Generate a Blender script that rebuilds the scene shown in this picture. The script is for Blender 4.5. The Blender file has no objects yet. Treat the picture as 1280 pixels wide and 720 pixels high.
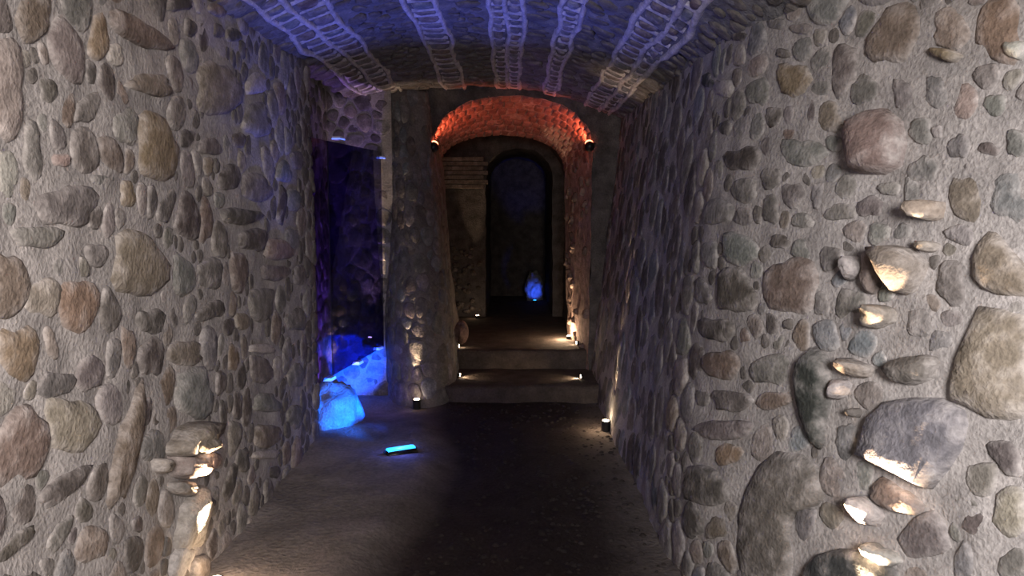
import bpy, bmesh, math, random
import numpy as np
from mathutils import Vector, Matrix, noise

random.seed(11)
C = bpy.context.scene.collection
SC = bpy.context.scene

# ------------------------------------------------------------------ camera
EYE = Vector((0, 0, 1.6)); FPX = 1000.0; PITCH = math.atan(105 / FPX)
cam_d = bpy.data.cameras.new('camera'); cam = bpy.data.objects.new('camera', cam_d); C.objects.link(cam)
cam.location = EYE; cam.rotation_euler = (math.pi / 2 - PITCH, 0, 0)
cam_d.sensor_width = 36; cam_d.lens = 36 * FPX / 1280; cam_d.clip_start = .05
SC.camera = cam

# ------------------------------------------------------------------ world, hall light, exposure
w = bpy.data.worlds.new('world'); SC.world = w; w.use_nodes = True
w.node_tree.nodes['Background'].inputs[0].default_value = (.62, .57, .56, 1)
w.node_tree.nodes['Background'].inputs[1].default_value = .04

def lamp(name, kind, loc, energy, color, aim=None, size=.02, angle=60, blend=.5, parent=None):
    d = bpy.data.lights.new(name, kind); o = bpy.data.objects.new(name, d); C.objects.link(o)
    d.energy = energy; d.color = color
    if kind == 'AREA': d.size = size
    else: d.shadow_soft_size = size
    if kind == 'SPOT': d.spot_size = math.radians(angle); d.spot_blend = blend
    o.location = loc
    if aim is not None:
        o.rotation_euler = (Vector(aim) - Vector(loc)).to_track_quat('-Z', 'Y').to_euler()
    if parent:
        o.parent = parent; o.matrix_parent_inverse = Matrix.Translation(parent.location).inverted()
    return o

lamp('hall_light', 'SPOT', (.1, -.7, 2.0), 740, (1, .905, .85), aim=(-1.3, 1.0, 1.4), size=.4, angle=78, blend=1)
lamp('hall_light', 'SPOT', (.62, -.7, 1.9), 800, (1, .94, .915), aim=(1.5, 1.0, 1.35), size=.4, angle=72, blend=1)
lamp('hall_light', 'SPOT', (0, -.7, 2.0), 260, (1, .94, .93), aim=(.3, 2.2, 2.85), size=.3, angle=46, blend=1)
SC.view_settings.view_transform = 'Standard'; SC.view_settings.look = 'None'
SC.view_settings.exposure = 0.0; SC.view_settings.gamma = 1; SC.view_settings.use_curve_mapping = False

# ------------------------------------------------------------------ helpers
FW = Vector((0, math.cos(PITCH), -math.sin(PITCH))); UP = Vector((0, math.sin(PITCH), math.cos(PITCH)))
def ray(px, py): return FW + Vector((1, 0, 0)) * ((px - 640) / FPX) - UP * ((py - 360) / FPX)
def at_y(px, py, Y): r = ray(px, py); return EYE + r * (Y / r.y)
def at_z(px, py, z): r = ray(px, py); return EYE + r * ((z - EYE.z) / r.z)
def project(P):
    v = P - np.array(EYE); d = v @ np.array(FW)
    return np.stack([640 + FPX * v[..., 0] / d, 360 - FPX * (v @ np.array(UP)) / d], -1)

def tag(o, label=None, cat=None, group=None, kind=None):
    for k, v in (('label', label), ('category', cat), ('group', group), ('kind', kind)):
        if v: o[k] = v
    return o
def mesh_obj(name, verts, faces, mat, parent=None, loc=None, smooth=True):
    me = bpy.data.meshes.new(name)
    me.from_pydata([tuple(v) for v in verts], [], faces); me.update()
    if smooth: me.polygons.foreach_set('use_smooth', [True] * len(me.polygons))
    o = bpy.data.objects.new(name, me); C.objects.link(o)
    if mat: me.materials.append(mat)
    if loc is not None: o.location = loc
    if parent: o.parent = parent
    return o
def bm_obj(name, bm, mat, parent=None, loc=None, smooth=True):
    bmesh.ops.recalc_face_normals(bm, faces=bm.faces)
    me = bpy.data.meshes.new(name); bm.to_mesh(me); bm.free()
    if smooth: me.polygons.foreach_set('use_smooth', [True] * len(me.polygons))
    o = bpy.data.objects.new(name, me); C.objects.link(o)
    if mat: me.materials.append(mat)
    if loc is not None: o.location = loc
    if parent: o.parent = parent
    return o
def empty(name, loc):
    o = bpy.data.objects.new(name, None); C.objects.link(o); o.location = loc; o.empty_display_size = .1
    return o
def nz(p, f, seed=0): return noise.noise(Vector((p[0] * f + seed, p[1] * f + seed * 1.7, p[2] * f - seed)))

# ------------------------------------------------------------------ materials
def nodes(name):
    m = bpy.data.materials.new(name); m.use_nodes = True
    nt = m.node_tree; return m, nt, nt.nodes['Principled BSDF']
MORTAR = (.37, .345, .335)
def rough_mat(name, col, scale=9, vary=.35, bump=.5, objcol=False, rough=.9, fine=70, bdist=.012):
    m, nt, b = nodes(name); N = nt.nodes; L = nt.links
    tc = N.new('ShaderNodeNewGeometry')
    n1 = N.new('ShaderNodeTexNoise'); n1.inputs['Scale'].default_value = scale; n1.inputs['Detail'].default_value = 6
    n2 = N.new('ShaderNodeTexNoise'); n2.inputs['Scale'].default_value = fine; n2.inputs['Detail'].default_value = 4
    L.new(tc.outputs['Position'], n1.inputs['Vector']); L.new(tc.outputs['Position'], n2.inputs['Vector'])
    mr = N.new('ShaderNodeMapRange'); mr.inputs['From Min'].default_value = .3; mr.inputs['From Max'].default_value = .7
    mr.inputs['To Min'].default_value = 1 - vary; mr.inputs['To Max'].default_value = 1 + vary
    L.new(n1.outputs['Fac'], mr.inputs['Value'])
    mr2 = N.new('ShaderNodeMapRange'); mr2.inputs['From Min'].default_value = .25; mr2.inputs['From Max'].default_value = .75
    mr2.inputs['To Min'].default_value = .75; mr2.inputs['To Max'].default_value = 1.25
    L.new(n2.outputs['Fac'], mr2.inputs['Value'])
    mm = N.new('ShaderNodeMath'); mm.operation = 'MULTIPLY'; L.new(mr.outputs[0], mm.inputs[0]); L.new(mr2.outputs[0], mm.inputs[1])
    sc = N.new('ShaderNodeVectorMath'); sc.operation = 'SCALE'; L.new(mm.outputs[0], sc.inputs['Scale'])
    if objcol:
        oi = N.new('ShaderNodeObjectInfo'); L.new(oi.outputs['Color'], sc.inputs[0])
        at_ = N.new('ShaderNodeAttribute'); at_.attribute_name = 'smear'
        sm = N.new('ShaderNodeMath'); sm.operation = 'MULTIPLY_ADD'; L.new(n1.outputs['Fac'], sm.inputs[0]); sm.inputs[1].default_value = 1.7
        sm.inputs[2].default_value = -.95; sa = N.new('ShaderNodeMath'); sa.operation = 'ADD'; L.new(sm.outputs[0], sa.inputs[0]); L.new(at_.outputs['Fac'], sa.inputs[1])
        sa.use_clamp = True
        mx = N.new('ShaderNodeMix'); mx.data_type = 'RGBA'; L.new(sa.outputs[0], mx.inputs['Factor']); L.new(oi.outputs['Color'], mx.inputs['A'])
        mx.inputs['B'].default_value = (*MORTAR, 1); L.new(mx.outputs['Result'], sc.inputs[0])
    else:
        sc.inputs[0].default_value = col
    L.new(sc.outputs[0], b.inputs['Base Color'])
    ad = N.new('ShaderNodeMath'); ad.operation = 'ADD'; L.new(n1.outputs['Fac'], ad.inputs[0]); L.new(n2.outputs['Fac'], ad.inputs[1])
    bp = N.new('ShaderNodeBump'); bp.inputs['Strength'].default_value = bump; bp.inputs['Distance'].default_value = bdist
    L.new(ad.outputs[0], bp.inputs['Height']); L.new(bp.outputs[0], b.inputs['Normal'])
    b.inputs['Roughness'].default_value = rough
    b.inputs['Specular IOR Level'].default_value = .25
    return m
def plain(name, col, rough=.5, metal=0, emit=None, strength=1):
    m, nt, b = nodes(name); N = nt.nodes
    n = N.new('ShaderNodeTexNoise'); n.inputs['Scale'].default_value = 40
    mr = N.new('ShaderNodeMapRange'); mr.inputs['To Min'].default_value = max(0, rough - .1); mr.inputs['To Max'].default_value = min(1, rough + .1)
    nt.links.new(n.outputs['Fac'], mr.inputs['Value']); nt.links.new(mr.outputs[0], b.inputs['Roughness'])
    b.inputs['Base Color'].default_value = (*col, 1); b.inputs['Metallic'].default_value = metal
    if emit:
        b.inputs['Emission Color'].default_value = (*emit, 1); b.inputs['Emission Strength'].default_value = strength
    return m

M_MORTAR = rough_mat('lime_mortar', MORTAR, scale=8, vary=.24, bump=.6)
M_STONE = rough_mat('rubble_stone', (.3, .3, .3), scale=17, vary=.30, bump=.55, objcol=True)
M_VAULT = rough_mat('vault_rubble', (.2, .195, .2), scale=11, vary=.35, bump=.8)
M_RIDGE = rough_mat('vault_mortar', (.58, .55, .54), scale=14, vary=.3, bump=.4)
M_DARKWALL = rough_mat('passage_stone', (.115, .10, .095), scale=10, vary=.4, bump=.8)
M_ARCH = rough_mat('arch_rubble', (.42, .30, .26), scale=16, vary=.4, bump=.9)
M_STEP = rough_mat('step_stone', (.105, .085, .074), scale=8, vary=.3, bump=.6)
M_BLACK = plain('black_enamel', (.012, .012, .013), .35)
M_STEEL = plain('brushed_steel', (.75, .75, .78), .3, 1)
M_STRIP = plain('clip_glow', (.3, .35, .9), .4, 0, (.12, .22, 1), 1.6)  # blue glow given to the panel clips
M_WHITE = plain('white_enamel', (.85, .85, .88), .35)
M_WARM = plain('warm_lens', (.9, .8, .7), .3, 0, (1, .78, .55), 22)
M_BLUE = plain('blue_lens', (.2, .5, .9), .3, 0, (.02, .42, 1.0), 2.6)
M_RED = plain('red_lens', (.9, .3, .2), .3, 0, (1, .2, .1), 8)

def floor_mat():
    m = rough_mat('trodden_earth', (.2, .2, .2), scale=6, vary=.22, bump=.8, rough=.95, fine=45)
    nt = m.node_tree; N = nt.nodes; L = nt.links; b = N['Principled BSDF']
    src = b.inputs['Base Color'].links[0].from_node
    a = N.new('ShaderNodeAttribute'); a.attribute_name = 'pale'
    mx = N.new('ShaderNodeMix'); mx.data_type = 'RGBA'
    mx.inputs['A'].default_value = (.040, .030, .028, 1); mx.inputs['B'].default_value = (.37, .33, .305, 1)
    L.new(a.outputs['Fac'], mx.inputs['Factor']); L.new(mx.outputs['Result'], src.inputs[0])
    return m
M_FLOOR = floor_mat()

def glass_mat(name, tint):
    m, nt, b = nodes(name)
    b.inputs['Base Color'].default_value = (*tint, 1); b.inputs['Transmission Weight'].default_value = 1
    b.inputs['IOR'].default_value = 1.45
    n = nt.nodes.new('ShaderNodeTexNoise'); n.inputs['Scale'].default_value = 3
    mr = nt.nodes.new('ShaderNodeMapRange'); mr.inputs['To Min'].default_value = .0; mr.inputs['To Max'].default_value = .05
    nt.links.new(n.outputs['Fac'], mr.inputs['Value']); nt.links.new(mr.outputs[0], b.inputs['Roughness'])
    return m
M_EDGE = plain('dark_glass_edge', (.01, .01, .03), .4)
M_GLASS = glass_mat('tinted_glass', (.06, .05, .24))
M_GLASS2 = glass_mat('pale_tinted_glass', (.45, .36, .72))

TONES = dict(w=(.315, .285, .268), c=(.27, .235, .212), g=(.235, .222, .215), b=(.225, .18, .148), d=(.125, .108, .10), o=(.27, .205, .145), l=(.43, .40, .375),
             t=(.31, .265, .225), p=(.29, .225, .20), n=(.20, .205, .185), k=(.055, .058, .054), u=(.205, .21, .222), m=(.185, .168, .157))

# ------------------------------------------------------------------ ruled wall surface
class Wall:
    def __init__(s, base, top, H, side, amp=.02):
        s.H, s.side, s.amp = H, side, amp
        b = np.array(base, float); t = np.array(top, float)
        s.cum = np.concatenate([[0], np.cumsum(np.linalg.norm(np.diff(b, axis=0), axis=1))]); s.len = s.cum[-1]
        s.b, s.t = b, t
    def raw(s, a, z):
        bx = np.interp(a, s.cum, s.b[:, 0]); by = np.interp(a, s.cum, s.b[:, 1])
        tx = np.interp(a, s.cum, s.t[:, 0]); ty = np.interp(a, s.cum, s.t[:, 1])
        f = z / s.H
        return np.stack([bx + (tx - bx) * f, by + (ty - by) * f, z + 0 * bx], -1)
    def normal(s, a, z):
        da = s.raw(min(a + .06, s.len), z) - s.raw(max(a - .06, 0), z); dz = s.raw(a, z + .02) - s.raw(a, z - .02)
        n = np.cross(da, dz); n /= (np.linalg.norm(n) + 1e-9)
        return Vector(n * s.side)
    def low(s, p): return s.amp * nz(p, 1.4, 3)
    def P(s, a, z, h=0):
        p = Vector(s.raw(a, z)); n = s.normal(a, z)
        return p + n * (s.low(p) + h)
    def build(s, name, mat, step=.03, fine=.012, z0=-.1):
        na = int(s.len / step) + 1; nz_ = int((s.H - z0) / step) + 1
        V = []
        for i in range(na + 1):
            for j in range(nz_ + 1):
                a = s.len * i / na; z = z0 + (s.H - z0) * j / nz_
                p = s.P(a, z); n = s.normal(a, z)
                V.append(p + n * (fine * nz(p, 7, 9) + fine * .5 * nz(p, 19, 5)))
        F = []
        for i in range(na):
            for j in range(nz_):
                q = i * (nz_ + 1) + j; f = (q, q + nz_ + 1, q + nz_ + 2, q + 1)
                F.append(f if s.side > 0 else f[::-1])
        s.ob = mesh_obj(name, V, F, mat); s.ob['kind'] = 'structure'
        return s.ob
    def grid(s, a0, a1):
        s.ga = np.linspace(a0, a1, 500); s.gz = np.linspace(0, s.H, 160)
        A, Z = np.meshgrid(s.ga, s.gz, indexing='ij'); s.A, s.Z = A, Z
        s.px = project(s.raw(A, Z))
    def inv(s, x, y):
        d = (s.px[..., 0] - x) ** 2 + (s.px[..., 1] - y) ** 2
        i, j = np.unravel_index(np.argmin(d), d.shape); i = min(max(i, 1), 498); j = min(max(j, 1), 158)
        J = np.array([(s.px[i + 1, j] - s.px[i - 1, j]) / (s.ga[i + 1] - s.ga[i - 1]), (s.px[i, j + 1] - s.px[i, j - 1]) / (s.gz[j + 1] - s.gz[j - 1])]).T
        da = np.linalg.solve(J, np.array([x, y]) - s.px[i, j])
        da = np.clip(da, -.5, .5)
        return s.ga[i] + da[0], s.gz[j] + da[1]

class Vault:
    """segmental barrel: a = distance along the tunnel, z-argument = x across"""
    amp = .02
    def __init__(s, xl, xr, zl, zr): s.xl, s.xr, s.zl, s.zr = xl, xr, zl, zr
    def raw1(s, Y, x):
        l, r = s.xl(Y), s.xr(Y); c = (l + r) / 2; h = (r - l) / 2; q = min(1.08, abs((x - c) / h))
        k = (x - l) / (r - l); zs = s.zl + (s.zr - s.zl) * k
        rise = .34 - .13 * max(0, min(1, (Y - 4) / 3))
        return Vector((x, Y, zs + rise * (1 - q ** 2.2)))
    def normal(s, Y, x):
        dx = s.raw1(Y, x + .02) - s.raw1(Y, x - .02)
        n = Vector((0, 1, 0)).cross(dx); n.normalize()
        return n if n.z < 0 else -n
    def P(s, Y, x, h=0):
        p = s.raw1(Y, x); return p + s.normal(Y, x) * (s.amp * nz(p, 1.4, 3) + h)

# ------------------------------------------------------------------ stones
def stone_data(surf, a, b, outline, prot, seed, rough=.16, tilt=None):
    """rings from the mortar bed up to a rounded, uneven face"""
    rnd = random.Random(seed); K = len(outline)
    tx, ty = rnd.uniform(-.22, .22), rnd.uniform(-.22, .22)
    if tilt: tx, ty = tilt; rough *= 1.3
    R = max(.01, sum(math.hypot(*q) for q in outline) / K)
    V = []
    for rho, hh in ((1.03, -.9), (.97, .30), (.84, .80), (.50, 1.0)):
        for (da, db) in outline:
            hgt = prot * hh
            if hh > 0:
                hgt *= 1 + tx * da / R * rho + ty * db / R * rho
                hgt += prot * rough * 2.2 * noise.noise(Vector((da * 14 * rho + seed, db * 14 * rho, seed * .37)))
            V.append(surf.P(a + da * rho, b + db * rho, hgt))
    V.append(surf.P(a, b, prot * (1.0 + .2 * rnd.uniform(-1, 1))))
    F = []
    for r in range(3):
        for k in range(K):
            k2 = (k + 1) % K; F.append((r * K + k, r * K + k2, (r + 1) * K + k2, (r + 1) * K + k))
    for k in range(K): F.append((3 * K + k, 3 * K + (k + 1) % K, 4 * K))
    return V, F
def set_smear(o, K):
    n = len(o.data.vertices); a = o.data.attributes.new('smear', 'FLOAT', 'POINT')
    a.data.foreach_set('value', ([.9] * K + [.55] * K + [.34] * K + [.08] * K + [0.])[:n] if n == 4 * K + 1 else [0.] * n)
def tone_col(t, rnd):
    c = TONES[t]; f = rnd.uniform(.85, 1.18)
    return tuple(x * f * rnd.uniform(.96, 1.04) for x in c) + (1,)

class Bed:
    """stones of one wall: traced ones and ones that fill the gaps; the largest 300 become parts, the rest one stuff part"""
    def __init__(s, surf, parent): s.surf, s.parent, s.st = surf, parent, []
    def add(s, a, b, outline, prot, tone, tilt=None): s.st.append((a, b, outline, prot, tone, tilt))
    def trace(s, x, y, rx, ry, rot=0, tone='g', prot=None, tilt=None, K=16):
        rnd = random.Random(int(x * 31 + y)); c, sn = math.cos(math.radians(rot)), math.sin(math.radians(rot))
        pts = []
        ph = rnd.uniform(0, 6)
        for k in range(K):
            th = 2 * math.pi * k / K
            e = 2.7; r = (abs(math.cos(th)) ** e + abs(math.sin(th)) ** e) ** (-1 / e)
            r *= 1 + .10 * math.sin(2 * th + ph) + .10 * math.sin(3 * th + ph * 2.3) + .05 * math.sin(5 * th + ph * 1.3) + rnd.uniform(-.08, .08)
            u, v = rx * r * math.cos(th), ry * r * math.sin(th)
            pts.append((x + u * c - v * sn, y + u * sn + v * c))
        s.poly(pts, tone, prot, tilt)
    def poly(s, pts, tone='g', prot=None, tilt=None, dense=False):
        if dense:
            q = []
            for i, p in enumerate(pts):
                n = pts[(i + 1) % len(pts)]; q += [p, ((p[0] + n[0]) / 2, (p[1] + n[1]) / 2)]
            pts = q
        q = np.array([s.surf.inv(*p) for p in pts]); c = q.mean(0)
        R = np.linalg.norm(q - c, axis=1).mean()
        s.add(c[0], c[1], [tuple(o) for o in (q - c)], prot if prot else min(.026, max(.008, R * .14)), tone, tilt)
    def fill(s, a0, a1, b0, b1, passes, tones, seed, gap=.010, K=14, stretch=1.0, ok=None, pf=.14, edge=None):
        rnd = random.Random(seed)
        verts = np.array([(a + o[0], b + o[1]) for (a, b, ol, *_r) in s.st for o in ol]) if s.st else np.zeros((0, 2))
        cents = [(a, b, sum(math.hypot(*o) for o in ol) / len(ol)) for (a, b, ol, *_r) in s.st]
        new = []
        for (R, tries, sep) in passes:
            for _ in range(tries):
                a, b = rnd.uniform(a0, a1), rnd.uniform(b0, b1); r = R * rnd.uniform(.75, 1.25)
                if ok and not ok(a, b): continue
                if any((a - q[0]) ** 2 + (b - q[1]) ** 2 < ((q[2] + r * .62)) ** 2 for q in cents): continue
                if len(verts) and ((verts - (a, b)) ** 2).sum(1).min() < (r * .62) ** 2: continue
                if any((a - q[0]) ** 2 + ((b - q[1]) / stretch) ** 2 < (sep * (r + q[2])) ** 2 for q in new): continue
                new.append((a, b, r))
        nn = np.array(new)
        for i, (a, b, r) in enumerate(new):
            lim = []
            d = nn[:, :2] - (a, b); L = np.hypot(d[:, 0], d[:, 1])
            for j in np.nonzero((L > 0) & (L < 6 * r))[0]:
                lim.append((d[j] / L[j], L[j] * r / (r + nn[j, 2]) - gap * .5))
            if len(verts):
                d = verts - (a, b); L2 = np.hypot(d[:, 0], d[:, 1])
                for j in np.nonzero(L2 < 3 * r)[0]: lim.append((d[j] / L2[j], L2[j] - gap))
            ol = []
            for k in range(K):
                th = 2 * math.pi * k / K + rnd.uniform(-.1, .1); u = (math.cos(th), math.sin(th))
                rr = r * 1.5 * rnd.uniform(.80, 1.10)
                for (dv, l) in lim:
                    cs = dv[0] * u[0] + dv[1] * u[1]
                    if cs > .15: rr = min(rr, max(.006, l) / cs)
                ol.append((rr * u[0], rr * u[1]))
            # soften the corners
            ol = [((ol[k - 1][0] + 4 * ol[k][0] + ol[(k + 1) % K][0]) / 6, (ol[k - 1][1] + 4 * ol[k][1] + ol[(k + 1) % K][1]) / 6) for k in range(K)]
            Rm = sum(math.hypot(*o) for o in ol) / K
            if Rm < .012: continue
            s.add(a, b, ol, Rm * pf * rnd.uniform(.55, 1.25), rnd.choice(tones))
    def build(s, name, mat, stuff_name=None, limit=292, smear=True):
        def size(q):
            p = np.array([tuple(s.surf.P(q[0] + o[0], q[1] + o[1])) for o in q[2]]); x = project(p)
            if (p[:, 1] < .3).any(): return 0
            c = x.mean(0)
            if c[0] < -30 or c[0] > 1310 or c[1] < -30 or c[1] > 750: return 0.0
            return float(np.ptp(x[:, 0]) * np.ptp(x[:, 1]))
        o_ = sorted(s.st, key=size, reverse=True)
        SV, SF = [], []
        for i, q in enumerate(o_):
            V, F = stone_data(s.surf, q[0], q[1], q[2], q[3], i + 1, tilt=q[5])
            if s.surf.__class__ is Wall and s.surf.side < 0: F = [f[::-1] for f in F]
            if i < limit:
                c = sum(V, Vector()) / len(V)
                o = mesh_obj(name, [v - c for v in V], F, mat, s.parent, c)
                o.color = tone_col(q[4], random.Random(i * 7 + 1))
                if smear: set_smear(o, len(q[2]))
            else:
                n = len(SV); SV += V; SF += [tuple(k + n for k in f) for f in F]
        if SV:
            o = mesh_obj(stuff_name or 'small_rubble', SV, SF, mat, s.parent); o['kind'] = 'stuff'
            o.color = (.16, .145, .135, 1)

def recalc(o):
    bm = bmesh.new(); bm.from_mesh(o.data); bmesh.ops.recalc_face_normals(bm, faces=bm.faces); bm.to_mesh(o.data); bm.free()

# ------------------------------------------------------------------ WALL LEFT
LW = Wall([(-1.3, .5), (-1.3, 5.28), (-1.34, 5.33), (-1.5, 5.36), (-1.5, 6.62), (-1.42, 6.68), (-1.0, 6.74)],
          [(-1.3, .5), (-1.3, 5.28), (-1.34, 5.33), (-1.5, 5.36), (-1.5, 6.62), (-1.42, 6.68), (-1.0, 6.74)], 2.56, 1)
lw = LW.build('wall_left', M_MORTAR)
tag(lw, 'left rubble stone wall in pale mortar with a recess at its far end', 'wall')
LW.grid(.3, 4.78)
LB = Bed(LW, lw)
T = LB.trace
for q in [(43,22,24,28,0,'b'),(123,47,12,29,8,'o'),(172,40,40,16,25,'b'),(143,68,9,13,0,'l'),(8,110,26,62,0,'t'),(60,113,10,17,0,'d'),(82,135,9,24,0,'b'),
          (75,200,10,9,0,'p'),(108,135,11,22,30,'g'),(152,158,15,24,0,'g'),(192,185,28,42,0,'o'),(186,106,30,13,8,'b'),(8,215,13,32,0,'l'),(40,190,12,36,0,'g'),
          (80,257,34,28,0,'m'),(114,272,8,15,0,'d'),(45,296,28,15,0,'g'),(155,243,10,16,0,'o'),(123,225,14,8,0,'g'),(118,319,12,15,0,'m'),(172,332,36,41,0,'b'),
          (8,357,24,45,0,'b'),(52,372,21,26,0,'t'),(95,382,24,36,0,'o'),(191,402,16,17,0,'d'),(206,258,9,24,15,'m'),(235,270,15,31,0,'d'),(258,276,8,28,0,'b'),
          (287,222,13,17,0,'d'),(318,235,17,18,0,'g'),(300,270,26,10,8,'d'),(316,300,17,15,0,'d'),(346,312,16,14,0,'p'),(343,341,15,11,0,'m'),(262,342,14,21,0,'m'),
          (228,345,15,28,0,'g'),(298,340,11,29,0,'b'),(327,380,17,20,0,'m'),(263,388,17,11,-20,'d'),(303,402,9,12,0,'b'),(284,408,8,10,0,'d'),(368,400,11,15,0,'m'),
          (225,5,14,9,0,'d'),(271,11,12,9,0,'b'),(272,38,7,9,0,'d'),(292,44,9,9,0,'d'),(238,35,7,12,0,'d'),(330,30,9,11,0,'d'),(272,112,27,34,0,'b'),(320,105,12,14,0,'l'),
          (320,150,17,21,0,'g'),(298,175,8,10,0,'d'),(235,172,10,10,0,'d'),(264,183,13,11,0,'m'),(262,207,6,11,0,'b'),(24,441,24,37,0,'o'),(62,430,7,20,-12,'t'),
          (70,481,23,15,0,'m'),(112,466,18,21,0,'m'),(142,446,10,24,0,'g'),(161,435,9,29,0,'b'),(191,446,15,26,0,'d'),(88,530,30,37,0,'t'),(28,560,33,48,10,'b'),
          (80,607,38,12,-45,'d'),(156,560,13,82,14,'b'),(190,558,15,21,0,'g'),(20,680,30,9,-40,'d'),(72,668,26,8,-62,'m'),(166,655,6,11,0,'d'),(110,680,20,22,0,'t'),
          (325,462,13,19,0,'m'),(332,504,18,12,0,'g'),(332,545,19,14,0,'b'),(331,568,16,7,0,'l'),(328,436,17,6,0,'l'),(347,462,7,15,0,'l'),(275,478,7,14,0,'d'),
          (291,447,7,18,0,'o'),(277,520,5,20,0,'d'),(301,575,9,14,0,'d'),(342,590,8,8,0,'d'),(232,442,20,15,0,'b'),(242,492,24,30,0,'g'),(285,605,7,24,18,'d'),
          (362,300,9,14,0,'g'),(372,345,8,12,0,'m'),(370,470,9,16,0,'g'),(368,520,9,14,0,'m'),(365,250,9,15,0,'u'),(352,215,10,13,0,'u'),(369,200,8,12,0,'g')]:
    T(*q)
for q in [(232,548,30,17,-28,'b',.115,(0,.35)),(226,585,18,15,0,'p',.085,(0,.35)),(250,575,14,13,-20,'p',.07),(238,652,19,40,8,'l',.05,(0,.65)),(222,705,13,24,14,'l',.03,(0,.4)),(250,712,12,18,0,'t',.03),(195,582,9,10,0,'t',.05),(222,610,12,10,0,'m',.055)]:
    T(*q)
zmid = lambda a, b: True
LB.fill(.6, 4.76, 0, 2.50, [(.10, 1400, .70), (.065, 2200, .72), (.042, 2600, .76), (.026, 2200, .85)], 'gwccbbmmwd', 5, gap=.009)
LB.fill(4.9, LW.len - .06, .0, 2.5, [(.06, 500, .80), (.04, 500, .85)], 'gmcg', 6, gap=.012, pf=.12)
LB.build('rubble_stone', M_STONE)

# ------------------------------------------------------------------ WALL RIGHT
def smooth_line(p, n=60):
    p = [Vector((*q, 0)) for q in p]; out = []
    for i in range(len(p) - 1):
        a, b, c, d = p[max(i - 1, 0)], p[i], p[i + 1], p[min(i + 2, len(p) - 1)]
        for k in range(8):
            t = k / 8; out.append(.5 * ((2 * b) + (c - a) * t + (2 * a - 5 * b + 4 * c - d) * t * t + (3 * b - a - 3 * c + d) * t ** 3))
    out.append(p[-1]); return [(v.x, v.y) for v in out]
RB = smooth_line([(1.95, .6), (1.62, 1.25), (1.30, 1.95), (1.02, 2.6), (.82, 3.08), (.74, 3.45), (.72, 4.2), (.71, 5.4), (.70, 7.2)])
RT = smooth_line([(2.25, .6), (1.92, 1.3), (1.58, 2.05), (1.30, 2.75), (1.09, 3.25), (1.0, 3.65), (.98, 4.3), (.97, 5.4), (.97, 7.2)])
RW = Wall(RB, RT, 2.42, -1)
rw = RW.build('wall_right', M_MORTAR)
tag(rw, 'right rubble stone wall that splays out towards the viewer', 'wall')
RW.grid(.1, RW.len - .02)
RBd = Bed(RW, rw); T = RBd.trace
for q in [(1117,42,29,41,20,'b'),(1188,36,24,26,0,'t'),(1250,38,33,38,0,'o'),(1078,112,16,19,0,'n'),(1126,118,12,21,0,'g'),(1168,115,13,21,0,'g'),(1206,128,13,24,15,'p'),
          (1242,131,15,13,0,'g'),(1148,163,15,15,0,'g'),(1170,164,7,9,0,'g'),(1197,183,14,16,0,'g'),(1234,186,14,8,25,'d'),(1270,179,13,18,0,'n'),(1152,212,18,17,0,'g'),
          (886,101,8,9,0,'k'),(906,110,10,12,0,'l'),(947,115,13,18,0,'n'),(990,99,20,23,0,'o'),(966,145,11,12,0,'d'),(985,143,7,11,0,'g'),(957,183,6,11,0,'m'),
          (1013,140,5,17,0,'m'),(1034,146,15,18,0,'b'),(1053,86,16,31,0,'m'),(977,66,8,6,0,'d'),(930,199,21,16,-10,'d'),(908,160,7,10,0,'d'),(1000,190,26,18,0,'g'),
          (895,35,11,7,0,'d'),(925,46,10,6,0,'d'),(940,18,14,7,0,'m'),(1000,36,12,7,0,'m'),(970,30,10,7,0,'g'),
          (1110,235,13,9,0,'g'),(1085,258,16,14,0,'m'),(1140,248,11,28,0,'g'),(1209,247,22,31,0,'b'),(1262,246,25,29,0,'u'),(1098,291,15,13,0,'g'),(1128,289,12,10,0,'g'),
          (1190,352,19,27,0,'m'),(1152,405,18,18,0,'g'),(1070,379,14,16,0,'m'),(1177,426,15,13,0,'g'),(1258,571,14,28,-32,'d'),(1228,598,21,20,0,'m'),
          (1155,672,30,30,-25,'m'),(1219,655,17,13,0,'d'),(1205,706,13,28,0,'g'),(1263,640,22,30,0,'t'),(1270,705,20,20,0,'m'),
          (895,412,21,15,10,'d'),(900,456,22,20,0,'b'),(870,450,8,20,0,'d'),(912,501,23,14,0,'m'),(877,498,7,11,0,'m'),(962,462,26,20,0,'g'),(965,500,24,11,0,'b'),
          (905,537,38,12,0,'m'),(908,568,16,14,10,'o'),(884,608,28,25,8,'d'),(897,660,13,14,0,'b'),(868,650,12,22,-10,'d'),(932,698,5,11,-15,'k'),(1057,552,13,22,0,'g'),
          (1005,655,13,20,0,'g'),(932,238,17,15,0,'m'),(963,222,13,13,0,'m'),(990,244,13,17,10,'m'),(1020,243,8,16,0,'g'),(1048,265,20,11,0,'g'),(963,262,9,17,0,'m'),
          (900,265,18,16,0,'g'),(930,271,11,11,0,'g'),(1002,276,14,9,0,'g'),(975,302,12,9,0,'d'),(925,311,20,22,0,'n'),(1038,322,15,14,0,'m'),(920,365,25,27,0,'d'),
          (990,356,33,37,0,'b'),(1028,380,10,15,0,'g'),(1060,379,16,17,0,'m'),(880,365,9,17,0,'m'),(890,318,10,16,0,'g'),(965,405,7,14,0,'d'),(985,405,6,7,0,'d'),
          (1000,312,12,12,0,'g'),(985,622,0+11,7,0,'d')][:-1]:
    T(*q)
P_ = RBd.poly
P_([(1110,501),(1145,496),(1180,496),(1208,512),(1214,530),(1205,562),(1188,590),(1166,612),(1150,606),(1120,592),(1076,571),(1080,545),(1086,520)], 'u', .06, (0, -.42))
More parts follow.
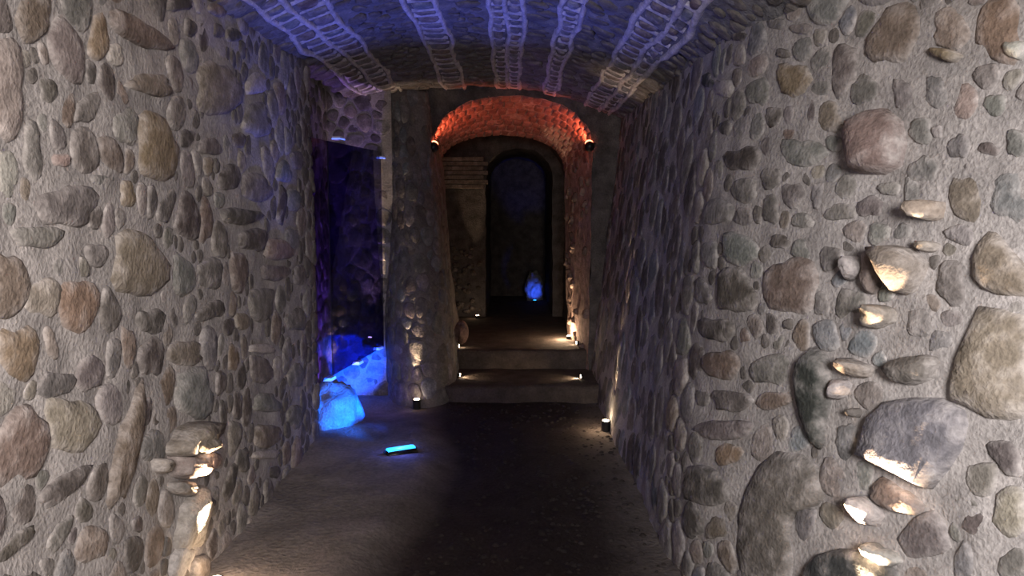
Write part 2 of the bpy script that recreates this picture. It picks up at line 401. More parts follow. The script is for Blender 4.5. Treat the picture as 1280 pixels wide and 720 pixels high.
P_([(1226,381),(1255,384),(1290,392),(1292,470),(1290,520),(1262,526),(1238,524),(1212,510),(1192,502),(1190,482),(1198,445),(1212,410)], 'b', .03, (0, -.2))
P_([(1236,286),(1226,302),(1219,322),(1221,350),(1232,363),(1250,370),(1290,372),(1290,340),(1272,318),(1256,300),(1246,288)], 'b', .028, (0, -.2))
P_([(1101,308),(1122,306),(1146,311),(1160,330),(1154,352),(1146,366),(1133,370),(1124,358),(1114,340),(1106,322)], 't', .115, (0, .12))
P_([(1004,446),(1020,432),(1036,444),(1042,470),(1040,505),(1032,532),(1031,552),(1024,564),(1014,553),(1004,525),(998,492),(998,465)], 'k', .05)
P_([(930,612),(945,580),(970,562),(1000,566),(1022,585),(1030,622),(1020,632),(995,640),(985,665),(992,700),(985,740),(930,745),(920,690),(922,645)], 'm', .03)
P_([(1066,150),(1082,136),(1106,134),(1126,150),(1130,180),(1126,208),(1104,218),(1076,218),(1064,196),(1062,170)], 'p', .075, (.1, -.35))
P_([(1002,735),(1008,706),(1024,692),(1050,685),(1082,687),(1106,697),(1124,715),(1130,740),(1060,748)], 'k', .05)
for q in [(1167,263,17,12,0,'t',.10),(1183,68,17,8,15,'o',.04),(1162,308,11,7,0,'t',.055),(1090,338,11,26,0,'b',.04),(1069,335,8,14,0,'l',.07),(1105,396,17,14,0,'t',.09,(0,.2)),
          (1076,461,20,9,25,'t',.085),(1054,486,11,12,0,'l',.06),(1145,461,34,17,0,'m',.055,(0,-.35)),(1072,516,6,6,0,'l',.05),(1120,622,32,17,28,'p',.035,(0,.1)),(1088,640,13,19,-10,'l',.075,(0,.4)),
          (1108,694,21,10,30,'l',.06,(0,.35)),(1270,62,13,12,0,'l',.03)]:
    T(*q)
a_corner = RW.inv(865, 400)[0]
RBd.fill(.25, a_corner + .1, .02, 2.38, [(.085, 1200, .72), (.055, 2000, .74), (.034, 2200, .80)], 'gggwcmubnc', 15, gap=.010)
RBd.fill(a_corner + .1, RW.len - .05, .02, 2.38, [(.10, 900, .80), (.06, 1200, .82)], 'mmgdu', 16, gap=.010, pf=.065, stretch=1.7)
RBd.build('rubble_stone', M_STONE)

# ------------------------------------------------------------------ CEILING (barrel vault)
rty = np.array(RT)
VA = Vault(lambda Y: -1.33, lambda Y: float(np.interp(Y, rty[:, 1], rty[:, 0])) + .02, 2.46, 2.33)
def grid_surface(name, surf, a0, a1, n, m, lo, hi, mat, fine=.02):
    V, F = [], []
    for i in range(n + 1):
        Y = a0 + (a1 - a0) * i / n
        for j in range(m + 1):
            x = lo(Y) + (hi(Y) - lo(Y)) * j / m
            p = surf.P(Y, x); V.append(p + surf.normal(Y, x) * fine * (nz(p, 9, 4) + .6 * nz(p, 23, 8)))
    for i in range(n):
        for j in range(m):
            q = i * (m + 1) + j; F.append((q, q + 1, q + m + 2, q + m + 1))
    return mesh_obj(name, V, F, mat)
ceil = grid_surface('ceiling', VA, .4, 7.15, 230, 90, VA.xl, VA.xr, M_VAULT)
ceil['kind'] = 'structure'; tag(ceil, 'barrel vault of small rubble with pale mortar ribs running lengthwise', 'ceiling')
def x_of_ratio(q, Y=5.5):
    lo, hi = VA.xl(Y), VA.xr(Y)
    xs = np.linspace(lo, hi, 400); zs = np.array([VA.raw1(Y, x).z for x in xs]) - 1.6
    return float(xs[np.argmin(abs(xs / zs - q))])
ribs = [[-1.34, -1.14, -.95], [-.54, -.38], [-.12, -.03, .06], [.27, .38], [.70, .90, 1.04]]
VB = Bed(VA, ceil)
for gi, g in enumerate(ribs):
    xs = [x_of_ratio(q) for q in g]
    for x in xs:
        V, F = [], []; n = 90; K = 5
        for i in range(n + 1):
            Y = 2.6 + (7.1 - 2.6) * i / n; xx = x + .034 * nz((Y, x * 3, gi), 2.6)
            for k in range(K):
                th = math.pi * k / (K - 1)
                V.append(VA.P(Y, xx + .019 * math.cos(th) * (1 + .5 * nz((Y, x, k), 9)), -.012 + .034 * math.sin(th) * (1 + .5 * nz((Y, x, 2), 7))))
        for i in range(n):
            for k in range(K - 1):
                q = i * K + k; F.append((q, q + 1, q + K + 1, q + K))
        mesh_obj('mortar_rib', V, F, M_RIDGE, ceil)
    for x0, x1 in zip(xs, xs[1:]):
        Y = 3.2
        while Y < 6.95:
            l = random.uniform(.11, .19); wd = (x1 - x0) * .5 - .018
            ol = []
            for k in range(12):
                th = 2 * math.pi * k / 12; r = (abs(math.cos(th)) ** 4 + abs(math.sin(th)) ** 4) ** -.25
                ol.append((max(.03, l / 2 - .012) * r * math.cos(th) * random.uniform(.9, 1.05), max(.012, wd) * r * math.sin(th) * random.uniform(.9, 1.05)))
            VB.add(Y + l / 2, (x0 + x1) / 2 + random.uniform(-.006, .006), ol, .02, random.choice('gmub'))
            # cross joint of mortar between two stones
            Y += l
used = list(VB.st)
VB.build('vault_stone', M_STONE)
# pale cross joints of the ladder-like ribs, one part
V, F = [], []
for (Y, x, ol, *_r) in used:
    l = max(o[0] for o in ol) + .012; wx = max(o[1] for o in ol) + .01
    n = len(V)
    for sx in (-1, 1):
        for (dy, h) in ((-.016, -.01), (0, .018), (.016, -.01)): V.append(VA.P(Y + l + dy, x + sx * wx, h))
    F += [(n, n + 1, n + 4, n + 3), (n + 1, n + 2, n + 5, n + 4)]
o = mesh_obj('mortar_joint', V, F, M_RIDGE, ceil); o['kind'] = 'stuff'
# small rubble of the rest of the vault
VS = Bed(VA, ceil)
ribx = [(x_of_ratio(g[0]) - .05, x_of_ratio(g[-1]) + .05) for g in ribs]
def clear_of_ribs(Y, x): return VA.xl(Y) < x < VA.xr(Y) and not any(l < x < h for l, h in ribx)
VS.fill(2.2, 7.0, -1.3, 1.6, [(.05, 2600, .80), (.03, 2600, .85)], 'gmud', 31, gap=.012, K=8, ok=clear_of_ribs, pf=.22)
VS.build('small_rubble', M_STONE, 'small_rubble', limit=0)

# ------------------------------------------------------------------ FLOOR
def bank(x, y):
    """raised pale earth along the left wall"""
    edge = -.52 + .10 * math.sin(y * 1.7) + .06 * nz((x, y, 0), 1.6)
    return max(0, min(1, (edge - x) / .28 + .35))
def floor_z(x, y):
    b = bank(x, y); b = b * b * (3 - 2 * b)
    f = min(1, max(0, (6.2 - y) / .8))
    return -.02 + .07 * b * f + .014 * nz((x, y, 0), 3.5) + .006 * nz((x, y, 3), 13)
V, F, pale = [], [], []
nx, ny = 96, 150
for i in range(nx + 1):
    for j in range(ny + 1):
        x = -2.2 + 4.6 * i / nx; y = -.6 + 8 * j / ny
        V.append((x, y, floor_z(x, y)))
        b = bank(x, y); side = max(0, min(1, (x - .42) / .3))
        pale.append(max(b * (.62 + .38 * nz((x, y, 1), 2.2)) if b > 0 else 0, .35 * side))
for i in range(nx):
    for j in range(ny):
        q = i * (ny + 1) + j; F.append((q, q + ny + 1, q + ny + 2, q + 1))
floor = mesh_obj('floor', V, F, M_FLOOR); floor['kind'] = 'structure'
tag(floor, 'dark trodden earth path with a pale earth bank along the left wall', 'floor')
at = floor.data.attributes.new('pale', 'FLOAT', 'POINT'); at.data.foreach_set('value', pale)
# pebbles trodden into the earth
SV, SF = [], []
rp = random.Random(77)
for _ in range(1500):
    x, y = rp.uniform(-1.25, .72), rp.uniform(2.6, 6.4)
    if bank(x, y) > .05: continue
    r = rp.uniform(.006, .02)
    z = floor_z(x, y); n = len(SV); K = 6
    for k in range(K): th = k * 2 * math.pi / K + rp.uniform(-.2, .2); SV.append((x + r * math.cos(th) * 1.2, y + r * math.sin(th), z - .004))
    for k in range(K): th = k * 2 * math.pi / K + rp.uniform(-.2, .2); SV.append((x + .6 * r * math.cos(th), y + .6 * r * math.sin(th), z + r * .45))
    SV.append((x, y, z + r * .55))
    for k in range(K):
        k2 = (k + 1) % K; SF += [(n + k, n + k2, n + K + k2, n + K + k), (n + K + k, n + K + k2, n + 2 * K)]
pe = mesh_obj('gravel', SV, SF, rough_mat('path_gravel', (.05, .041, .038), scale=20), floor); pe['kind'] = 'stuff'

# ------------------------------------------------------------------ PILLAR (battered, at the left of the arch)
PBs = smooth_line([(-1.08, 6.86), (-.98, 6.46), (-.74, 6.26), (-.56, 6.36), (-.47, 6.62), (-.47, 7.2), (-.5, 7.9)])
PTs = smooth_line([(-1.10, 6.95), (-1.02, 6.86), (-.92, 6.86), (-.82, 6.92), (-.72, 7.0), (-.71, 7.3), (-.72, 7.9)])
PTs = [(b[0] + (t[0] - b[0]) * 2.56 / 2.3, b[1] + (t[1] - b[1]) * 2.56 / 2.3) for b, t in zip(PBs, PTs)]
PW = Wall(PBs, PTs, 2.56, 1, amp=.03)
pil = PW.build('pillar', rough_mat('shaded_mortar', (.21, .19, .182), scale=8, vary=.24, bump=.6)); tag(pil, 'dark battered stone pillar left of the red lit arch', 'pillar')  # wall mortar in a darker colour, shade painted into the pillar
recalc(pil)
PBd = Bed(PW, pil)
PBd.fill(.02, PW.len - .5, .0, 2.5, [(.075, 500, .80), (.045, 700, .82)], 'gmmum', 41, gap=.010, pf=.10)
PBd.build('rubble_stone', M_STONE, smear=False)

# ------------------------------------------------------------------ ARCH WALL
def arch_curve(xl0, xl1, xr0, xr1, z0, zs, crown, cx, n=14, m=24, p=2.0):
    """opening outline: left jamb up, over the crown, right jamb down"""
    pts = [(xl0 + (xl1 - xl0) * i / n, z0 + (zs - z0) * i / n) for i in range(n)]
    for i in range(m + 1):
        th = math.pi * (1 - i / m); c = math.cos(th); h = (cx - xl1) if c < 0 else (xr1 - cx)
        pts.append((cx + h * c, zs + (crown - zs) * abs(math.sin(th)) ** .8))
    pts += [(xr1 + (xr0 - xr1) * i / n, zs + (z0 - zs) * i / n) for i in range(1, n + 1)]
    return pts
def loft(name, rings, mat, amp=.015, parent=None, flip=False, freq=6):
    V, F = [], []
    n = len(rings[0])
    for r in rings:
        for p in r:
            p = Vector(p); V.append(p + Vector((nz(p, freq, 1), nz(p, freq, 2), nz(p, freq, 3))) * amp + Vector((nz(p, 19, 1), nz(p, 19, 2), nz(p, 19, 3))) * amp * .5)
    for i in range(len(rings) - 1):
        for j in range(n - 1):
            f = (i * n + j, i * n + j + 1, (i + 1) * n + j + 1, (i + 1) * n + j)
            F.append(f[::-1] if flip else f)
    return mesh_obj(name, V, F, mat, parent)
def lerp_rings(A, B, n): return [[Vector(a).lerp(Vector(b), i / n) for a, b in zip(A, B)] for i in range(n + 1)]
YF, YI = 7.06, 8.05
front = [(x, YF, z) for x, z in arch_curve(-.48, -.705, .68, .705, -.05, 2.06, 2.535, .0)]
inner = [(x, YI, z) for x, z in arch_curve(-.52, -.735, .57, .52, -.05, 1.92, 2.28, -.12)]
cx, cz = 0, 1.2
outer = [((x - cx) * 2.2 + cx, YF, (z - cz) * 1.45 + cz if z > cz else z) for x, y, z in front]
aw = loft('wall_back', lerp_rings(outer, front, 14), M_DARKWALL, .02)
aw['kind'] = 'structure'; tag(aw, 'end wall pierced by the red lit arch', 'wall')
recalc(aw)
ar = loft('arch_soffit', lerp_rings(front, inner, 22), M_ARCH, .018, aw, freq=11); recalc(ar)
# rubble voussoirs of the arch soffit
class Soffit:
    def P(s, a, b, h=0):
        """a = 0..1 into the wall, b = index along the outline"""
        i = max(0, min(len(front) - 2, int(b))); f = b - i
        A = Vector(front[i]).lerp(Vector(front[i + 1]), f); B = Vector(inner[i]).lerp(Vector(inner[i + 1]), f)
        p = A.lerp(B, max(0, min(1, a)))
        t = (Vector(front[i + 1]) - Vector(front[i])); n = Vector((t.z, 0, -t.x)); n.normalize()
        if n.dot(Vector((0, 0, 1.3)) - Vector((p.x, 0, p.z))) < 0: n = -n
        return p + n * h
so = Soffit(); sb = Bed(so, aw); rs = random.Random(8)
for i in range(7):
    b = 14.0 + (i % 2) * .5
    while b < 38:
        a = (i + .5) / 7
        ol = [(.064 * x + rs.uniform(-.008, .008), .42 * y + rs.uniform(-.06, .06)) for x, y in ((-1, -.8), (-.8, -1), (0, -1), (.8, -1), (1, -.8), (1, 0), (1, .8), (.8, 1), (0, 1), (-.8, 1), (-1, .8), (-1, 0))]
        V, F = stone_data(so, a, b + .5, ol, rs.uniform(.006, .018), rs.random() * 99)
        c = sum(V, Vector()) / len(V); o = mesh_obj('arch_stone', [v - c for v in V], F, M_STONE, aw, c); recalc(o)
        k = rs.uniform(.75, 1.2); o.color = (.30 * k, .17 * k, .14 * k, 1)
        b += 1

for i in range(46):            # stones down the right reveal
    b = rs.uniform(38.2, 51.5); a = rs.uniform(.1, .92); r = rs.uniform(.03, .055)
    ol = [(r * 1.0 * math.cos(k * .524) * rs.uniform(.8, 1.1), r * 7 * math.sin(k * .524) * rs.uniform(.8, 1.1)) for k in range(12)]
    V, F = stone_data(so, a, b, ol, rs.uniform(.015, .04), rs.random() * 99)
    c = sum(V, Vector()) / len(V); o = mesh_obj('arch_stone', [v - c for v in V], F, M_STONE, aw, c); recalc(o)
    k = rs.uniform(.75, 1.2); o.color = (.24 * k, .17 * k, .14 * k, 1)

# ------------------------------------------------------------------ STEPS AND PASSAGE BEYOND THE ARCH
def slab(name, x0, x1, y0, y1, z0, z1, label, cat='step'):
    V, F = [], []; n = 28
    prof = [(y0, z0), (y0, (z0 + z1) / 2), (y0 - .005, z1 - .02), (y0 + .015, z1)] + [(y0 + (y1 - y0) * k / 8, z1) for k in range(1, 9)]
    for i in range(n + 1):
        x = x0 + (x1 - x0) * i / n
        for (y, z) in prof:
            d = .014 * nz((x, y, z), 5, 2); V.append((x, y + d, z + .6 * d))
    m = len(prof)
    for i in range(n):
        for j in range(m - 1):
            q = i * m + j; F.append((q, q + m, q + m + 1, q + 1))
    o = mesh_obj(name, V, F, M_STEP); o['kind'] = 'structure'; recalc(o)
    return tag(o, label, cat)
slab('trim_1', -.60, .80, 6.42, 7.3, -.05, .115, 'low first stone step in front of the arch')
slab('trim_2', -.75, .85, 7.14, 8.3, .05, .28, 'second stone step under the red lit arch')
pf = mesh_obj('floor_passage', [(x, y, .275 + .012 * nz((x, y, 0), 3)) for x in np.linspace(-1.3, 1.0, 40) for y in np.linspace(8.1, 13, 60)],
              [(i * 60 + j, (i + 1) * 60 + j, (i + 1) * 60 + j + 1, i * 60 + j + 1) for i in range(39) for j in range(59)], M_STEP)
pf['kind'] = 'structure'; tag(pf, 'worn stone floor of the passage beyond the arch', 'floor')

def tunnel(name, ring0, ring1, n, mat, label, cat, amp=.02):
    o = loft(name, lerp_rings(ring0, ring1, n), mat, amp); o['kind'] = 'structure'; recalc(o); return tag(o, label, cat)
ch0 = [(x, 7.98, z) for x, z in arch_curve(-1.05, -1.05, .60, .62, .2, 1.7, 2.5, -.2)]
ch1 = [(x, 9.5, z) for x, z in arch_curve(-1.05, -1.05, .60, .62, .2, 1.7, 2.5, -.2)]
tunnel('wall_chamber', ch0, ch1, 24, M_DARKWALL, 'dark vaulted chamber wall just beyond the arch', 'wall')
# the second arch
f2 = [(x, 9.4, z) for x, z in arch_curve(-.31, -.31, .48, .47, .2, 1.85, 2.24, .08)]
o2 = [((x - .08) * 3.4 + .08, 9.4, (z - 1.2) * 1.6 + 1.2 if z > 1.2 else z) for x, y, z in f2]
w2 = loft('wall_inner', lerp_rings(o2, f2, 12), M_DARKWALL, .02); w2['kind'] = 'structure'; recalc(w2)
tag(w2, 'far wall with a narrow second arch deep inside the passage', 'wall')
f3 = [(x, 11.6, z) for x, y, z in f2]
tunnel('wall_corridor', f2, f3, 30, M_DARKWALL, 'narrow far corridor tinted blue beyond the second arch', 'wall', .025)
V = [(x, 11.5 + .03 * nz((x, 0, z), 3), z) for x in np.linspace(-.6, .8, 20) for z in np.linspace(0, 2.5, 30)]
we = mesh_obj('wall_end', V, [(i * 30 + j, (i + 1) * 30 + j, (i + 1) * 30 + j + 1, i * 30 + j + 1) for i in range(19) for j in range(29)], M_DARKWALL)
we['kind'] = 'structure'; tag(we, 'stone end wall closing the far blue corridor', 'wall')
class Flat:
    def P(s, a, b, h=0): return Vector((a, 9.40 - h, b))
fl = Flat(); rf = random.Random(12)
for i in range(60):            # rubble of the second arch wall
    a, b, r = rf.uniform(-.95, -.36), rf.uniform(.3, 1.1), rf.uniform(.022, .042)
    ol = [(r * math.cos(k * .628) * rf.uniform(.8, 1.1), r * .8 * math.sin(k * .628) * rf.uniform(.8, 1.1)) for k in range(10)]
    V, F = stone_data(fl, a, b, ol, rf.uniform(.015, .035), rf.random() * 99)
    c = sum(V, Vector()) / len(V); o = mesh_obj('rubble_stone', [v - c for v in V], F, M_STONE, w2, c); recalc(o)
    k = rf.uniform(.7, 1.2); o.color = (.17 * k, .14 * k, .12 * k, 1)
# brick band over the left side of the second arch
rb_ = random.Random(4)
bme = bmesh.new(); bmesh.ops.create_cube(bme, size=1); bmesh.ops.bevel(bme, geom=bme.edges[:], offset=.08, segments=1)
brick_me = bpy.data.meshes.new('brick'); bme.to_mesh(brick_me); bme.free(); brick_me.materials.append(M_STONE)
for r in range(7):
    for k in range(5):
        o = bpy.data.objects.new('brick', brick_me); C.objects.link(o); o.parent = w2
        o.scale = (.125, .12, .044)
        x = -.87 + .12 * k + (r % 2) * .05
        o.location = (x, 9.34 - .008 * rb_.random() - .025 * (6 - r) / 6 , 1.80 + r * .052 - .06 * ((x + .6) / .3) ** 2 * (x > -.6) * 0)
        o.rotation_euler = (0, rb_.uniform(-.03, .03), 0)
        q = rb_.uniform(.8, 1.2); o.color = (.34 * q, .27 * q, .22 * q, 1)

# ------------------------------------------------------------------ LAMPS
def cyl(bm, r0, r1, z0, z1, seg=20, mat=None):
    g = bmesh.ops.create_cone(bm, cap_ends=True, segments=seg, radius1=r0, radius2=r1, depth=z1 - z0)
    bmesh.ops.translate(bm, verts=g['verts'], vec=(0, 0, (z0 + z1) / 2))
def uplight(name, loc, label, lens_mat, group=None, r=.045, h=.05, ground=True):
    t = empty(name, loc); tag(t, label, 'lamp', group)
    bm = bmesh.new(); cyl(bm, r, r * .92, -.03, h); cyl(bm, r * 1.12, r * 1.12, h * .75, h); bm_obj('housing', bm, M_BLACK, t, smooth=False)
    bm = bmesh.new(); cyl(bm, r * .75, r * .7, h - .002, h + .004); bm_obj('lens', bm, lens_mat, t, smooth=False)
    return t
WARM = (1, .70, .44)
def wall_uplight(W, a, z, label, energy, off=.055, angle=46, tilt=0.0, spill=0, size=.012):
    p = W.raw(a, z); p = Vector(p) + W.normal(a, z) * off; d = Vector(W.raw(a, z + 1.0)) - Vector(W.raw(a, z))
    d = d.normalized() + W.normal(a, z) * tilt
    t = uplight('floor_uplight', p - Vector((0, 0, .05)), label, M_WARM, None, .032, .045)
    if spill: lamp('bulb', 'POINT', tuple(p + Vector((0, 0, .03)) + W.normal(a, z) * .05), spill, WARM, size=.015, parent=t)
    lamp('bulb', 'SPOT', tuple(p + Vector((0, 0, .015))), energy, WARM, aim=tuple(p + d), size=size, angle=angle, blend=.7, parent=t)
    return t
# near pair, below the picture's lower edge
aL = LW.inv(236, 690)[0]
wall_uplight(LW, aL, .10, 'small black uplight at the foot of the left rubble wall', 560, off=.105, angle=30, tilt=-.02, spill=1.2)
aR = RW.inv(1100, 690)[0]
wall_uplight(RW, aR, .22, 'small black uplight low on the splayed right wall', 460, off=.085, angle=34, tilt=-.008)
aR2 = RW.inv(772, 470)[0]
wall_uplight(RW, aR2, .06, 'warm uplight at the foot of the dark right passage wall', 60, off=.045, angle=24, tilt=-.008, spill=1.8)
# pillar lamp
aP = PW.len * .0 + [s for s in np.linspace(0, PW.len, 400)][int(np.argmin([abs(project(PW.raw(s, 0.05))[0] - 523) for s in np.linspace(0, PW.len * .45, 400)]))] * .45
wall_uplight(PW, float(aP), .05, 'warm uplight at the foot of the battered pillar', 60, off=.045, angle=22, tilt=-.03, spill=.15)
def ground_uplight(px, py, z, label, energy, angle=60, aim=(0, 0, 1), off=(0, 0, 0), spill=0):
    p = (at_z(px, py, z) if px else Vector((0, 0, 0))) + Vector(off)
    t = uplight('floor_uplight', p, label, M_WARM, None, .024, .03)
    if spill: lamp('bulb', 'POINT', tuple(p + Vector((-.05, -.01, .07))), spill, WARM, size=.015, parent=t)
    lamp('bulb', 'SPOT', tuple(p + Vector((0, 0, .045))), energy, WARM, aim=tuple(p + Vector((0, 0, .04)) + Vector(aim)), size=.012, angle=angle, blend=.6, parent=t)
    return t
ground_uplight(0, 0, 0, off=(.555, 7.74, .285), label='warm uplight on the upper step by the right jamb', energy=60, angle=16, aim=(-.015, .0, 1), spill=6)
ground_uplight(0, 0, 0, off=(-.40, 9.20, .285), label='warm uplight at the foot of the inner left wall', energy=36, angle=22, aim=(-.03, .06, 1), spill=.12)
def step_lamp(x, y, z, sgn, label, e):
    t = empty('step_light', (x, y, z)); tag(t, label, 'lamp')
    bm = bmesh.new(); bmesh.ops.create_cube(bm, size=1); bmesh.ops.scale(bm, vec=(.02, .05, .03), verts=bm.verts); bm_obj('housing', bm, M_BLACK, t)
    bm = bmesh.new(); bmesh.ops.create_cube(bm, size=1); bmesh.ops.scale(bm, vec=(.006, .04, .02), verts=bm.verts); bmesh.ops.translate(bm, vec=(-sgn * .012, 0, 0), verts=bm.verts); bm_obj('lens', bm, M_WARM, t)
    lamp('bulb', 'SPOT', (x - sgn * .025, y, z), e, WARM, aim=(x - sgn * .5, y + .06, z - .10), size=.012, angle=120, blend=.8, parent=t)
step_lamp(.60, 6.72, .135, 1, 'tiny step light at the right end of the first step', 3.4)
step_lamp(-.46, 6.78, .135, -1, 'tiny step light at the left end of the first step', 1.6)
step_lamp(-.50, 7.28, .30, -1, 'tiny step light at the left end of the second step', .4)
step_lamp(.62, 7.45, .30, 1, 'tiny step light beside the right jamb uplight', 1.4)

# red arch spotlights
def arch_spot(px, py, sgn, label):
    p = at_y(px, py, 7.0); t = empty('arch_spotlight', p); tag(t, label, 'spotlight', None)
    bm = bmesh.new(); bmesh.ops.create_uvsphere(bm, u_segments=20, v_segments=12, radius=.045); bm_obj('lamp_head', bm, M_BLACK, t)
    bm = bmesh.new(); cyl(bm, .03, .036, .03, .06); bmesh.ops.rotate(bm, verts=bm.verts, matrix=Matrix.Rotation(-math.radians(62), 3, 'X')); bm_obj('lens', bm, M_RED, t)
    bm = bmesh.new(); cyl(bm, .009, .009, 0, .14, 10); bmesh.ops.rotate(bm, verts=bm.verts, matrix=Matrix.Rotation(sgn * math.radians(60), 3, 'Y') @ Matrix.Rotation(-math.radians(45), 3, 'X')); bm_obj('bracket', bm, M_BLACK, t)
    q = p + Vector((-sgn * .03, .16, .045))
    lamp('bulb', 'SPOT', tuple(q), 7, (1, .17, .075), aim=tuple(q + Vector((-sgn * .55, .45, .75))), size=.02, angle=120, blend=.5, parent=t)
arch_spot(542, 184, -1, 'black ball spotlight at the left springing of the red arch')
arch_spot(737, 183, 1, 'black ball spotlight at the right springing of the red arch')

# ------------------------------------------------------------------ GLASS PANEL and the blue lit recess
PA, PBb = Vector((-1.285, 5.40, 0)), Vector((-1.09, 6.70, 0))
gp = empty('glass_panel', (PA.x, PA.y, .4)); tag(gp, 'tall dark tinted glass panel on steel clips over the left recess', 'glass panel')
pd = (PBb - PA).normalized(); pn = Vector((pd.y, -pd.x, 0))
def pane(s0, s1, z0, z1, mat, name):
    V = []
    for s_ in (s0, s1):
        for n_ in (-.005, .005):
            for z in (z0, z1): V.append(PA + pd * s_ + pn * n_ + Vector((0, 0, z)) - gp.location)
    me_o = mesh_obj(name, V, [(0, 4, 5, 1), (2, 3, 7, 6), (0, 2, 6, 4), (1, 5, 7, 3), (0, 1, 3, 2), (4, 6, 7, 5)], mat, gp, smooth=False); me_o.data.materials.append(M_EDGE)
    for i in range(1 + 1, 6): me_o.data.polygons[i].material_index = 1
    return me_o
PL = (PBb - PA).length
s1 = .13
o = pane(s1 + .012, PL, .40, 2.03, M_GLASS, 'pane'); recalc(o)
o = pane(-.16, s1, .40, 2.03, M_GLASS2, 'pane'); recalc(o); o['label'] = 'narrow paler pane'
def clip(px, py):
    r = ray(px, py); t = (PA - EYE).dot(pn) / r.dot(pn); p = EYE + r * t - gp.location
    c = bmesh.new(); bmesh.ops.create_cube(c, size=1); bmesh.ops.scale(c, vec=(.06, .09, .022), verts=c.verts); bmesh.ops.bevel(c, geom=c.edges[:], offset=.004, segments=1)
    bmesh.ops.rotate(c, verts=c.verts, matrix=Matrix.Rotation(-math.atan2(pd.x, pd.y), 3, 'Z'))
    k = bm_obj('clip', c, M_WHITE, gp, p, smooth=False)
    c = bmesh.new(); bmesh.ops.create_cube(c, size=1); bmesh.ops.scale(c, vec=(.064, .094, .008), verts=c.verts)
    bmesh.ops.rotate(c, verts=c.verts, matrix=Matrix.Rotation(-math.atan2(pd.x, pd.y), 3, 'Z')); bm_obj('glow_strip', c, M_STRIP, k, (0, 0, -.006), smooth=False)  # strip with its own blue glow, added to brighten the clip
for q in ((423, 173), (476, 197), (472, 435), (447, 453), (412, 473)): clip(*q)

def boulder(name, loc, sx, sy, sz, seed, mat, label, cat='rock', group=None, rough=.22, f=2.2):
    bm = bmesh.new(); bmesh.ops.create_icosphere(bm, subdivisions=4, radius=1)
    for v in bm.verts:
        d = 1 + rough * noise.noise(v.co * f + Vector((seed, seed * 2, 0))) + .08 * noise.noise(v.co * 6 + Vector((seed, 0, 0)))
        v.co = Vector((v.co.x * sx * d, v.co.y * sy * d, max(v.co.z, -.8) * sz * d))
    o = bm_obj(name, bm, mat, None, loc); return tag(o, label, cat, group)
M_PALE = rough_mat('pale_rock', (.22, .22, .22), scale=9, vary=.25, bump=.8)
boulder('niche_rock', (-1.27, 5.62, .12), .185, .22, .22, 3, M_PALE, 'pale rough rock glowing blue below the glass panel')
# blue floor lamp: long lens set into the pale bank
bl = at_z(501, 564, .06)
t = empty('blue_uplight', bl); tag(t, 'long blue light set in the pale earth bank', 'lamp')
bm = bmesh.new(); bmesh.ops.create_cube(bm, size=1); bmesh.ops.scale(bm, vec=(.20, .075, .05), verts=bm.verts); bmesh.ops.bevel(bm, geom=bm.edges[:], offset=.012, segments=2)
bmesh.ops.rotate(bm, verts=bm.verts, matrix=Matrix.Rotation(.5, 3, 'Z')); bm_obj('housing', bm, M_BLACK, t, (0, 0, -.01))
bm = bmesh.new(); bmesh.ops.create_cube(bm, size=1); bmesh.ops.scale(bm, vec=(.18, .055, .02), verts=bm.verts); bmesh.ops.bevel(bm, geom=bm.edges[:], offset=.008, segments=2)
bmesh.ops.rotate(bm, verts=bm.verts, matrix=Matrix.Rotation(.5, 3, 'Z')); bm_obj('lens', bm, M_BLUE, t, (0, 0, .014))
BLUE = (.11, .15, 1.0); CYAN = (0, .13, 1)
lamp('bulb', 'SPOT', (bl.x, bl.y, bl.z + .05), 175, BLUE, aim=(bl.x + .32, bl.y - .72, 2.6), size=.05, angle=66, blend=.9, parent=t)
lamp('bulb', 'POINT', (bl.x, bl.y, bl.z + .07), 1.2, BLUE, size=.03, parent=t)
lamp('bulb', 'SPOT', (bl.x, bl.y, bl.z + .06), 330, CYAN, aim=(-1.30, 5.56, .24), size=.03, angle=34, blend=.5, parent=t)
lamp('bulb', 'SPOT', (bl.x, bl.y, bl.z + .06), 1100, (0, .07, 1), aim=(-1.33, 6.5, .26), size=.03, angle=22, blend=.6, parent=t)
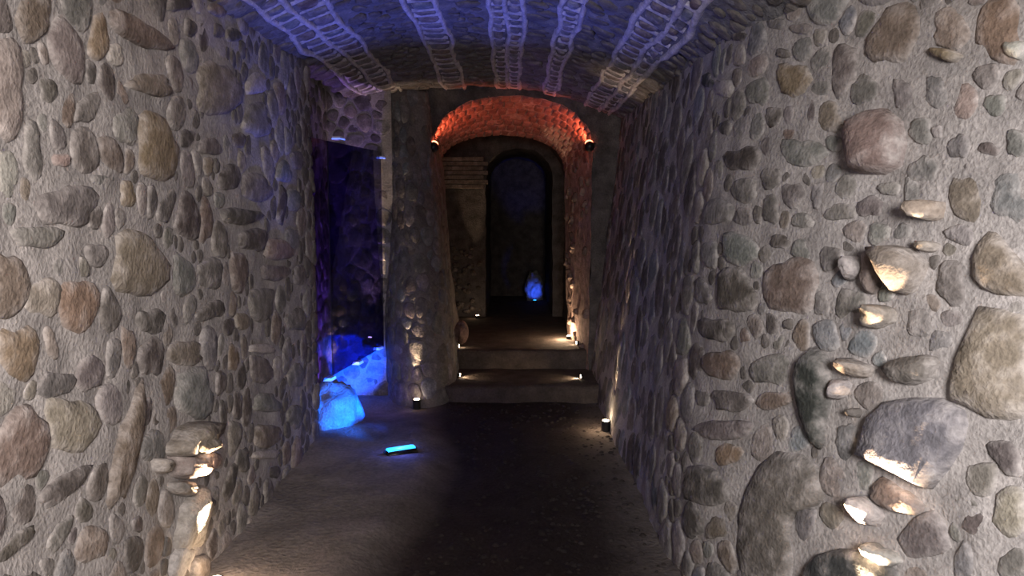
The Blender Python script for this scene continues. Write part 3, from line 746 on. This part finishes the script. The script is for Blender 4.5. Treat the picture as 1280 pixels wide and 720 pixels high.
# blue light inside the recess, behind the glass
t = uplight('recess_uplight', (-1.40, 5.85, .0), 'blue uplight on the floor of the recess behind the glass', M_BLUE, None, .04, .05)
lamp('bulb', 'SPOT', (-1.38, 5.85, .08), 75, (.36, .17, 1), aim=(-1.44, 5.75, 2), size=.03, angle=110, blend=.8, parent=t)
# warm light and its ledge, both added behind the glass for a warm streak
led = boulder('added_ledge', (-1.19, 6.60, .41), .055, .06, .045, 6, M_PALE, 'added rough ledge behind the glass carrying the added warm light', 'rock')
t = uplight('added_ledge_light', (-1.19, 6.585, .465), 'small warm light added on the ledge to make a warm streak behind the glass', M_WARM, None, .022, .03)
lamp('bulb', 'SPOT', (-1.19, 6.59, .51), 40, WARM, aim=(-1.17, 6.66, 1.4), size=.01, angle=40, blend=.7, parent=t)

# round log slice beside the left end of the step
p = at_y(577, 415, 7.2)
bm = bmesh.new(); cyl(bm, .065, .062, 0, .09, 24); bmesh.ops.rotate(bm, verts=bm.verts, matrix=Matrix.Rotation(math.radians(88), 3, 'X'))
bmesh.ops.scale(bm, vec=(1, 1, 1.7), verts=bm.verts); bmesh.ops.bevel(bm, geom=[e for e in bm.edges if e.calc_face_angle(0) > 1], offset=.01, segments=2)
rd = bm_obj('round_stone', bm, rough_mat('round_stone', (.30, .20, .17), scale=18), None, p); tag(rd, 'upright round reddish stone disc at the left end of the upper step', 'stone')

# far blue rock
p = at_z(668, 376, .28)
boulder('far_rock', p + Vector((0, .12, .16)), .12, .10, .22, 9, M_PALE, 'jagged rock glowing blue in the far corridor', 'rock', None, .5, 2.6)
t = uplight('far_uplight', p + Vector((.0, -.18, .0)), 'blue uplight in front of the jagged far rock', M_BLUE, None, .03, .03)
lamp('bulb', 'SPOT', tuple(p + Vector((0, -.18, .06))), 8, (.03, .10, 1), aim=tuple(p + Vector((0, .12, .16))), size=.02, angle=60, blend=.6, parent=t)
lamp('bulb', 'SPOT', tuple(p + Vector((0, -.16, .07))), 12, (.05, .08, 1), aim=(.12, 11.5, 2.12), size=.02, angle=34, blend=.8, parent=t)
